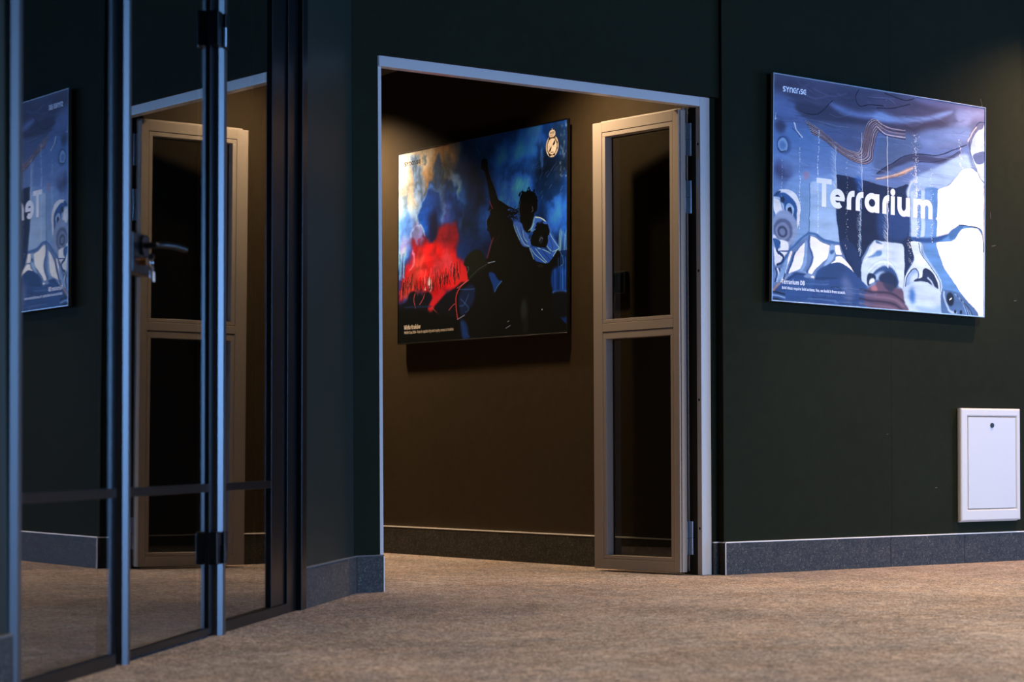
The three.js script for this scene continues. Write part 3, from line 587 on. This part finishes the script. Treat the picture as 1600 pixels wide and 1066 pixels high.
  for (let i = 0; i < 70; i++) { const p = 40 + r() * 1300, q = 40 + r() * 380, l = 50 + r() * 150; line(x, [p, q, p + l * 0.5, q + 16 * (r() - 0.4), p + l, q + 30 * (r() - 0.5)], ['#232338', '#a9b6e2', '#33345a', '#8fa2d6', '#c7cfee'][i % 5], 1 + 2.2 * r(), 0, 0.35); }
  for (let i = 0; i < 26; i++) { const p = [9,1000][0] + r() * 560, q = 900 + r() * 120, l = 60 + r() * 130; line(x, [p, q, p + l * 0.5, q + 8 * (r() - 0.5), p + l, q + 14 * (r() - 0.5)], ['#10203f', '#7ea2da', '#1b2f5c', '#5377b4'][i % 4], 2 + 4 * r(), 2, 0.4); }
  // falling dotted streams and two bright threads
  const dots = (p, n, w, s) => { x.fillStyle = '#f4faff'; for (let i = 0; i < n; i++) { const k = r(), a = p[0] + (p[2] - p[0]) * k + (r() - 0.5) * w * (0.3 + r()), b = p[1] + (p[3] - p[1]) * k; x.globalAlpha = 0.55 + 0.45 * r(); x.beginPath(); x.arc(a, b, s * (0.6 + 0.8 * r()), 0, 6.283); x.fill(); } x.globalAlpha = 1; };
  const feather = (p, dir) => { for (let i = 0; i < 90; i++) { const k = r(), a = p[0] + (p[2] - p[0]) * k, b = p[1] + (p[3] - p[1]) * k; line(x, [a, b, a + dir * (10 + 26 * r()), b - 10 - 16 * r()], '#cfe6ff', 1.4, 0.6, 0.5); } };
  feather([394,297,400,502], -1); feather([564,311,568,775], -1); feather([735,530,742,838], -1);
  line(x, [394,295,400,505], '#d8ebff', 3, 0.6, 0.8); line(x, [563,215,565,491], '#e8f4ff', 3, 0.5, 0.9); line(x, [731,210,742,832], '#f2f9ff', 4, 0.5, 0.95); line(x, [561,491,556,791], '#9fd0ff', 4, 1, 0.8);
  dots([284,230,281,710], 190, 5, 1.7); dots([168,281,169,695], 110, 6, 1.6); dots([59,385,57,559], 26, 4, 1.5); dots([464,351,465,773], 60, 20, 1.7); dots([916,178,928,483], 170, 50, 1.8); dots([926,336,932,488], 90, 8, 1.9); dots([937,488,939,678], 90, 34, 1.7); dots([1032,332,1035,695], 70, 22, 1.6); dots([1227,176,1237,312], 50, 26, 1.6); dots([878,682,896,803], 40, 24, 1.7); dots([557,491,548,779], 60, 8, 1.6); dots([733,385,739,566], 50, 6, 1.7);
  billow(x, 1408, 1033, 500, 7, 0.11, 4, 2000); inks(x, 1408, 1033, [1.07, 1.02, 0.95]);
  // lettering
  x.strokeStyle = x.fillStyle = '#fbfdff'; x.lineCap = 'butt'; x.lineJoin = 'miter';
  const base = 581, th = 28, xr = 46, arc = (cx, cy, rx, ry, a, b, ccw) => { x.lineWidth = th; x.beginPath(); x.ellipse(cx, cy, rx, ry, 0, a, b, ccw); x.stroke(); };
  const span = (p) => [p[0], p[2]], bar = (a, b, y0, y1) => x.fillRect(a, y0, b - a, y1 - y0);
  bar(274, 370, 450, 474); bar(308, 336, 450, base);
  const cy = base - xr + 1, ry = xr - th / 2;
  { const [a, b] = span([361,548,455,540]), cx = (a + b) / 2, rx = (b - a - th) / 2; arc(cx, cy, rx, ry, 0.9, Math.PI * 2 - 0.02); bar(cx - rx, b - 2, cy - 9, cy + 9); }
  const r3 = (p) => { const [a, b] = span(p); bar(a, a + th, base - 52, base); x.lineWidth = th; x.beginPath(); x.moveTo(a + th / 2, base - 40); x.bezierCurveTo(a + th / 2, base - 72, a + th, base - 77, b, base - 77); x.stroke(); };
  r3([468,566,517,562]); r3([525,565,575,561]); r3([700,562,745,559]);
  { const [a, b] = span([583,537,680,528]), cx = (a + b) / 2, rx = (b - a - th) / 2; arc(cx, cy, rx, ry, 0, 6.3); bar(b - th, b, base - 2 * xr + 3, base); }
  { const [a, b] = span([756,542,782,539]); bar(a, b, base - 2 * xr + 3, base); disc(x, (a + b) / 2, base - 107, 16, 17, '#fbfdff'); }
  { const [a, b] = span([800,538,885,531]), cx = (a + b) / 2; bar(a, a + th, base - 2 * xr + 3, base - 40); bar(b - th, b, base - 2 * xr + 3, base); arc(cx, cy + 2, (b - a - th) / 2, ry, 0, Math.PI); }
  { const [a, b] = span([907,537,1039,526]), w = (b - a - th) / 2; bar(a, a + th, base - 2 * xr + 3, base); for (const q of [a + th / 2, a + th / 2 + w]) { arc(q + w / 2, base - 2 * xr + 41, w / 2, 27, Math.PI, 0); bar(q + w - th / 2, q + w + th / 2, base - 52, base); } }
  bar(1064, 1078, 569, 581);
  wordmark(x, 62, 206, 54, 79, '#f4f8ff');
  words(x, 'Terrarium DB', 63, 206, 951, 21, '#f4f9ff'); words(x, 'Bold ideas require bold actions. Yes, we build it from scratch.', 64, 464, 975, 13, '#e9f3ff');
  return c;
}
function flareArt() {
  const [c, x] = sheet(1552, 1045), r = rng(777), INK = '#040706';
  x.fillStyle = '#0d2c50'; x.fillRect(0, 0, 1552, 1045);
  // pale dusk sky at the upper left
  fill(x, [-13,-17,601,-1,602,58,524,114,446,181,287,230,185,264,165,439,-12,425], '#c88a4c', 26);
  fill(x, [-13,-12,296,2,347,94,266,162,164,229,185,342,-12,425], '#ecbf80', 24); fill(x, [-13,-6,133,-1,113,180,92,256,-12,302], '#ffe2a6', 18); fill(x, [82,177,185,209,195,287,113,335,19,249], '#fbdba0', 20);
  fill(x, [-12,302,165,296,226,400,227,455,-12,436], '#b4c3b4', 22); fill(x, [-8,369,148,370,125,495,89,581,5,652], '#7d9cc2', 20);
  // blue haze on the right
  fill(x, [680,-27,1539,0,1541,547,682,476], '#10335c', 30); fill(x, [680,-5,929,-7,986,106,797,166,680,121], '#143a58', 26); fill(x, [661,151,845,193,912,350,884,487,662,469], '#1c5894', 24);
  puffs(x, r, [1134,202,1023,158,1079,249,1260,121,1295,63], 130, '#2f74c0', 8, 30, 0.85); puffs(x, r, [1116,285,1052,310,1171,332,1043,373,1098,420], 110, '#3f83e2', 9, 26, 0.85); puffs(x, r, [1515,386,1472,433,1515,488,1437,481,1524,540], 80, '#3a80d2', 8, 24, 0.85); puffs(x, r, [798,437,759,390,846,473], 80, '#235fae', 6, 26, 0.8);
  puffs(x, r, [1322,77,1260,43], 70, '#4a76b4', 6, 22, 0.6);
  puffs(x, r, [1367,258,1314,216,1419,294,1384,203,1332,296,1436,245], 90, '#06121c', 8, 26, 0.92); puffs(x, r, [1471,146,1505,98,1522,213,1471,217,1505,47], 70, '#151f26', 8, 18, 0.9); puffs(x, r, [1420,392,1332,337], 50, '#081a2c', 8, 14, 0.9);
  for (let i = 0; i < 240; i++) { const k = r(), [a, b] = [[958,226][0] + 560 * r(), [958,226][1] + 420 * r()], l = 14 + 30 * r(); line(x, [a, b, a + l * 0.7, b - l], k > 0.5 ? '#9ec6f4' : '#0a2344', 1.6, 0.5, 0.30); }
  line(x, [1331,145,1318,180,1331,223], '#5f92d0', 12, 8, 0.8); line(x, [739,111,782,88,797,68,768,60], '#6f94a6', 10, 4, 0.7);
  // columns of smoke
  puffs(x, r, [180,98,195,144,210,179,200,222,216,267,201,315], 52, '#86a0ab', 26, 5, 0.65); puffs(x, r, [179,96,200,156,205,200], 40, '#3e5d66', 22, 4, 0.5); puffs(x, r, [266,80,266,97], 22, '#44595a', 14, 4, 0.8); puffs(x, r, [190,155,180,231,211,289], 40, '#b9cfd8', 16, 6, 0.5);
  puffs(x, r, [61,269,56,308], 40, '#6c8f9d', 18, 6, 0.6); puffs(x, r, [72,382,51,413,93,422], 48, '#4d7cae', 18, 9, 0.7);
  puffs(x, r, [659,81,697,122,640,126,621,167], 70, '#123f4c', 16, 16, 0.9); puffs(x, r, [485,110,505,139], 50, '#5a5e55', 14, 14, 0.8); puffs(x, r, [563,27], 44, '#46564e', 12, 14, 0.8);
  fill(x, [583,120,659,54,782,79,829,163,848,264,830,378,811,492,622,476,603,379,573,269,554,192], '#0a3a5c', 22); puffs(x, r, [698,186,736,285,755,382,679,343,717,442], 100, '#06263e', 10, 26, 0.9); puffs(x, r, [602,282,622,242], 60, '#4a78b4', 10, 22, 0.6); puffs(x, r, [811,450,830,399], 50, '#2a66ae', 8, 20, 0.7);
  puffs(x, r, [397,176,397,208,407,155], 60, '#2d526f', 22, 6, 0.85); puffs(x, r, [387,142,436,158], 34, '#3b565c', 16, 4, 0.8);
  puffs(x, r, [525,178,554,208,534,158], 44, '#c2c6b6', 18, 8, 0.45); puffs(x, r, [564,193,446,257,407,247,417,330,583,377], 46, '#9bc0d4', 16, 10, 0.5);
  puffs(x, r, [407,340,417,362], 40, '#7ea2cc', 12, 10, 0.7);
  fill(x, [180,352,206,310,267,250,317,225,367,244,397,284,407,340,397,404,368,456,216,443], '#0d4a86', 10); puffs(x, r, [307,276,287,340,267,382,347,334], 74, '#0a4078', 16, 8, 0.9); puffs(x, r, [318,408,337,355], 70, '#061a38', 10, 18, 0.9); line(x, [170,357,206,305,267,247,317,225,367,241], '#b6d2e4', 9, 6, 0.6);
  fill(x, [437,277,466,226,515,215,554,246,564,311,603,357,603,411,526,458,467,421,447,354], '#0b3f70', 10); puffs(x, r, [515,253,554,342,564,397], 58, '#062c50', 16, 8, 0.9); puffs(x, r, [495,218], 34, '#153c54', 12, 4, 0.9);
  puffs(x, r, [447,354,457,398], 40, '#6a5f9a', 12, 14, 0.7);
  // red flare smoke
  fill(x, [6,819,42,731,59,662,125,603,136,534,124,489,230,478,300,515,358,519,392,428,538,435,572,505,561,578,638,614,693,697,693,746,606,783,450,805,347,875,255,794,102,780,30,833], '#c2141a', 16); fill(x, [78,746,125,635,242,554,449,545,561,615,649,658,672,726,539,773,404,778,196,753], '#e3201c', 22); puffs(x, r, [196,602,207,640,172,676,113,723,78,772], 52, '#ee4a34', 14, 10, 0.7); puffs(x, r, [427,686,460,626,381,652], 60, '#ea4a4c', 12, 16, 0.55); puffs(x, r, [505,463,516,513,426,481], 60, '#8d1826', 12, 18, 0.8); puffs(x, r, [381,583,312,597], 60, '#f00c10', 10, 14, 0.8); puffs(x, r, [483,733,450,768,382,814], 42, '#c40a14', 14, 8, 0.8);
  puffs(x, r, [178,448,195,488,160,434], 46, '#8f7f9c', 22, 5, 0.8); line(x, [119,488,110,449,160,418,224,433,248,473], '#d9cfdc', 8, 4, 0.7); puffs(x, r, [207,508], 36, '#7a2c46', 12, 8, 0.8); line(x, [137,547,146,604,113,653], '#f2a49a', 7, 4, 0.8); puffs(x, r, [65,541,77,504], 40, '#a86a8e', 10, 14, 0.6);
  fill(x, [300,383,380,390,369,489,323,526,289,495], '#0a1430', 12); 
  disc(x, ...[307,750], 16, 46, '#ffb79a', 8); disc(x, ...[303,741], 8, 26, '#ffe7cf', 4); disc(x, ...[255,769], 10, 12, '#ffb08c', 4); for (const q of [[260,669,266,720,257,763], [312,710,324,673,335,649], [449,694,444,712,415,729], [517,698,539,730]]) line(x, q, '#ff8a70', 4, 2, 0.7);
  billow(x, 1552, 1045, 900, 62, 0.5, 1, 900);
  // crowd and raised hands
  fill(x, [-18,844,30,827,90,811,113,774,161,764,231,781,313,776,347,812,324,861,382,839,450,805,562,768,650,743,759,835,760,1077,-18,1049], '#070c12', 5); fill(x, [301,866,347,812,404,790,427,767,472,782,427,816,370,851,336,887], '#c41a1e', 6); line(x, [30,801,44,744,66,688], '#f0553c', 8, 5, 0.7);
  for (let i = 0; i < 120; i++) { const k = r(), a = [18,768][0] + 600 * k, b = 760 + 60 * (r() - 0.5) - 90 * Math.max(0, k - 0.45), h = 20 + 50 * r(), s = (r() - 0.5) * 26; line(x, [a, b, a + s * 0.4, b - h * 0.6, a + s, b - h], INK, 2.5 + 3 * r(), 0.8, 0.9); if (r() > 0.6) line(x, [a + 3, b, a + s * 0.4 + 3, b - h * 0.6, a + s + 3, b - h], '#d8483a', 2, 0.6, 0.8); }
  for (const q of [[173,777,163,808,179,854], [269,783,255,807,220,837], [506,882,540,860,567,849], [336,855,382,883,427,910], [330,867,322,892,327,917]]) line(x, q, '#c8463c', 5, 1, 0.8);
  for (let i = 0; i < 30; i++) { const a = 10 + 60 * r(), b = 700 - 40 * r(); line(x, [a, b, a + 5, b - 60 - 60 * r()], r() > 0.4 ? '#06121f' : '#7fb0dc', 4, 1.5, 0.6); }
  line(x, [72,845,196,848,336,852], '#1d2b3a', 8, 3, 0.8); fill(x, [-18,869,336,880,562,922,759,931,760,1089,-18,1062], '#030706', 10);
  // the tall figure with a raised fist, and the crowd's dark mass
  fill(x, [806,145,810,124,827,118,858,123,866,146,868,173,892,225,930,282,961,339,989,352,1043,378,1072,392,1041,400,1057,419,1021,420,1071,450,1108,479,1135,516,874,495,861,469,859,439,891,405,872,383,891,356,883,315,862,243,839,187,805,166], INK, 1, 1, 12);
  for (let i = 0; i < 26; i++) { const [a, b] = [996,374]; line(x, [a + 40 * r(), b + 60 * r(), a + 60 + 50 * r(), b + 10 + 70 * r(), a + 90 + 70 * r(), b + 10 + 80 * r()], INK, 4, 0.6); }
  line(x, [885,342,910,382], '#c23a52', 5, 1.5, 0.8); line(x, [893,386,874,400,857,439,861,469,879,490], '#7d7f86', 3, 1, 0.8);
  fill(x, [863,450,1138,473,1178,591,1246,608,1290,679,1428,727,1429,817,1443,930,1560,1013,1560,1074,604,1055,614,948,678,773,804,674,860,631,907,553], INK, 2, 1, 14);
  line(x, [919,531,896,564,864,631], '#b5392f', 7, 3, 0.9); line(x, [973,506,963,534,927,549], '#3b241f', 5, 2, 0.8); line(x, [830,667,866,658,932,653], '#b9bfb8', 4, 1.5, 0.8);
  fill(x, [876,711,922,711,963,749,997,757,963,781,928,811,912,775], '#123a66', 3); line(x, [994,757,958,780,930,810], '#6f93b8', 3, 1, 0.8);
  // two men at the right in pale shirts
  fill(x, [1142,398,1144,366,1162,334,1198,323,1247,325,1289,349,1302,386,1297,425,1275,439,1272,462,1258,526,1168,519,1159,478,1149,451,1140,424], INK, 1); puffs(x, r, [1225,327,1180,333,1270,347,1288,375,1162,342], 22, INK, 16, 0, 1); fill(x, [1146,398,1135,409,1144,414,1138,422,1149,428,1146,438,1162,458,1189,428], INK, 0.8); line(x, [1144,356,1153,373,1142,403,1153,446], '#5b6f8a', 3, 1, 0.8); line(x, [1257,403,1263,422,1252,429], '#5e5348', 4, 1, 0.8);
  fill(x, [1279,452,1319,463,1359,475,1396,509,1416,539,1248,525,1261,487], '#35588c', 2); fill(x, [1306,491,1376,492,1403,538,1297,529], INK, 6); line(x, [1283,458,1332,467,1376,492,1398,525], '#cfe5ff', 5, 1.5, 0.9); line(x, [1275,462,1261,498,1248,525], '#8fbcf0', 8, 3, 0.8);
  fill(x, [1093,470,1162,476,1187,512,1246,562,1241,599,1178,592,1143,554], '#3d5f92', 2); fill(x, [1342,491,1399,496,1428,554,1484,628,1430,666,1400,636,1381,606,1361,549], '#2c4f84', 2);
  fill(x, [1232,604,1304,609,1362,619,1430,672,1428,691,1371,693,1304,680,1266,654], '#23467c', 2);
  for (const q of [[1123,489,1148,531,1187,580,1236,601], [1177,517,1187,552,1217,577], [1246,608,1285,644,1371,691], [1285,613,1343,660,1381,688], [1236,607,1271,666], [1381,609,1428,638,1480,628], [1480,629,1452,645,1433,663], [1399,541,1437,583,1483,626], [1304,612,1381,634,1409,648], [1098,482,1113,511,1148,560], [1226,521,1255,506,1275,488]]) line(x, q, '#a9c4e4', 3, 0, 0.85);
  for (const q of [[1158,498,1178,551,1207,587], [1333,617,1381,657,1409,681], [1404,569,1428,616,1419,643]]) line(x, q, '#10284c', 5, 2, 0.8);
  fill(x, [1265,530,1289,503,1332,493,1380,505,1404,535,1390,562,1390,590,1366,614,1304,607,1256,596,1244,579,1260,558], INK, 1); puffs(x, r, [1304,502,1342,496,1380,517,1390,540], 16, INK, 14, 0, 1); fill(x, [1261,541,1246,562,1240,573,1252,578,1248,586,1265,595,1290,577], INK, 0.8); disc(x, ...[1331,573], 18, 20, '#151b20', 2); line(x, [1318,579,1333,563,1347,570], '#75716a', 3, 1, 0.8); line(x, [1260,524,1285,517], '#79a9e4', 5, 2, 0.8); disc(x, ...[1238,553], 12, 10, '#16294a', 2);
  fill(x, [1428,671,1480,632,1514,683,1513,705,1475,722,1428,729,1381,721,1305,707,1285,678,1381,694], INK, 1.5); line(x, [1483,634,1516,683,1513,706,1475,723], '#4f86c4', 3, 1, 0.8); fill(x, [1300,699,1328,693,1352,706,1319,709], '#191410', 3);
  fill(x, [1430,730,1522,723,1554,736,1555,847,1431,823], '#0d3568', 8); for (let i = 0; i < 22; i++) { const [a, b] = [1438,829], q = a + 110 * r(); line(x, [q, b, q + 6 * (r() - 0.5), b - 60 - 130 * r()], r() > 0.5 ? '#2f6cb4' : '#06182e', 5, 2, 0.7); } fill(x, [1438,834,1550,838,1550,852,1443,849], '#4b76b0', 3, 0.8); fill(x, [1429,846,1560,853,1560,957,1439,952], '#050b0d', 5);
  for (let i = 0; i < 30; i++) { const [a, b] = [1475,608], q = a + 70 * r(); line(x, [q, b + 30, q + 6, b - 30 - 50 * r()], r() > 0.4 ? '#0c2f5e' : '#9cc6f4', 3, 1.2, 0.6); }
  // the man in front, lit red along his back
  fill(x, [647,648,671,610,736,582,806,591,856,643,865,672,780,703,699,735,682,712,671,666], '#11190f', 2); fill(x, [699,734,650,743,601,770,573,812,571,873,590,933,617,943,640,1039,866,1057,865,708], '#060a0b', 2); fill(x, [694,758,748,773,748,834,705,880,628,919,606,863,606,802], '#14263f', 8, 0.8); for (const q of [[606,777,694,782,748,782], [617,827,694,880,661,902], [694,807,650,859,606,863], [623,950,651,987,640,1024], [651,1006,705,1032]]) line(x, q, '#5f7fa6', 4, 2, 0.6);
  fill(x, [617,943,672,958,694,1038,640,1039], '#1a3a60', 8, 0.8); line(x, [674,738,611,768,576,812,577,874,590,933], '#d8352f', 7, 1.5, 0.9); line(x, [590,933,656,914], '#c8b0a8', 3, 1, 0.8); line(x, [682,663,693,673,680,696], '#98a09a', 3, 1, 0.7); line(x, [693,727,780,685,858,663], '#3b4238', 4, 1.5, 0.8); line(x, [584,770,661,744,693,734], '#e0726a', 4, 1.5, 0.7);
  disc(x, ...[1189,917], 30, 60, '#1d201b', 8); disc(x, ...[1199,991], 26, 40, '#12140f', 8); line(x, [1030,999,1070,986], '#8b8b80', 4, 1, 0.8); line(x, [1045,967,1060,962], '#8b8b80', 4, 1, 0.7); disc(x, ...[1342,919], 4, 4, '#a9a08c');
  for (let i = 0; i < 60; i++) { const [a, b] = [1509,130]; disc(x, a - 20 + 50 * r(), b - 160 + 330 * r(), 2 + 5 * r(), 3 + 7 * r(), '#8b948f', 2, 0.45 * r()); }
  inks(x, 1552, 1045, [1.1, 1.3, 1.8]);
  // the club's oval crest with its crown
  const K = '#f3e8dc', [kx, ky] = [1423, 122];
  disc(x, kx, ky, 52, 54, K); disc(x, kx, ky, 44, 46, '#3c3430'); for (let i = 0; i < 30; i++) { const a = i * 0.2094; disc(x, kx + 47.5 * Math.cos(a), ky + 50 * Math.sin(a), 1.6, 1.8, '#57483f'); } for (let i = 0; i < 10; i++) { const a = 0.3 + i * 0.628; disc(x, kx + 43 * Math.cos(a), ky + 45 * Math.sin(a), 5, 5, i % 3 ? '#b9a493' : '#1a1614'); }
  disc(x, kx, ky, 38, 40, K); fill(x, [kx + 4, ky - 8, kx + 22, ky - 28, kx + 26, ky - 24, kx + 22, ky - 10, kx + 10, ky - 4], '#151210', 0.6); fill(x, [kx - 24, ky + 26, kx - 22, ky + 14, kx - 8, ky + 2, kx - 6, ky + 8, kx - 14, ky + 22], '#151210', 0.6); line(x, [kx - 32, ky + 2, kx, ky - 2, kx + 30, ky + 6], '#cdbba9', 2, 0.6); line(x, [kx - 12, ky + 30, kx + 10, ky + 30], '#5a4b42', 4, 0.8); line(x, [kx - 10, ky - 40, kx + 10, ky - 40], '#4a3d36', 4, 0.8);
  disc(x, kx - 18, ky + 44, 7, 5, '#171310'); disc(x, kx + 18, ky + 43, 7, 5, '#171310'); disc(x, kx - 22, ky - 42, 6, 5, '#171310'); disc(x, kx + 22, ky - 44, 6, 5, '#171310');
  fill(x, [kx - 22, ky - 50, kx - 26, ky - 66, kx - 16, ky - 78, kx - 4, ky - 80, kx, ky - 90, kx + 4, ky - 80, kx + 16, ky - 78, kx + 26, ky - 66, kx + 22, ky - 50], K, 0, 1, 9); for (const q of [-14, -4, 6, 15]) disc(x, kx + q, ky - 66, 2.5, 7, '#3b302a', 0.6); line(x, [kx - 20, ky - 54, kx + 20, ky - 54], '#b9a493', 3, 0.6);
  wordmark(x, 66, 228, 54, 76, '#2e1d10');
  words(x, 'Wisła Kraków', 64, 228, 966, 23, '#e9ded2'); words(x, 'Polish Cup 2024 - Fans in capital city and trophy comes to Kraków', 66, 552, 990, 15, '#d6cbc0');
  return c;
}
renderer.render(scene, camera);
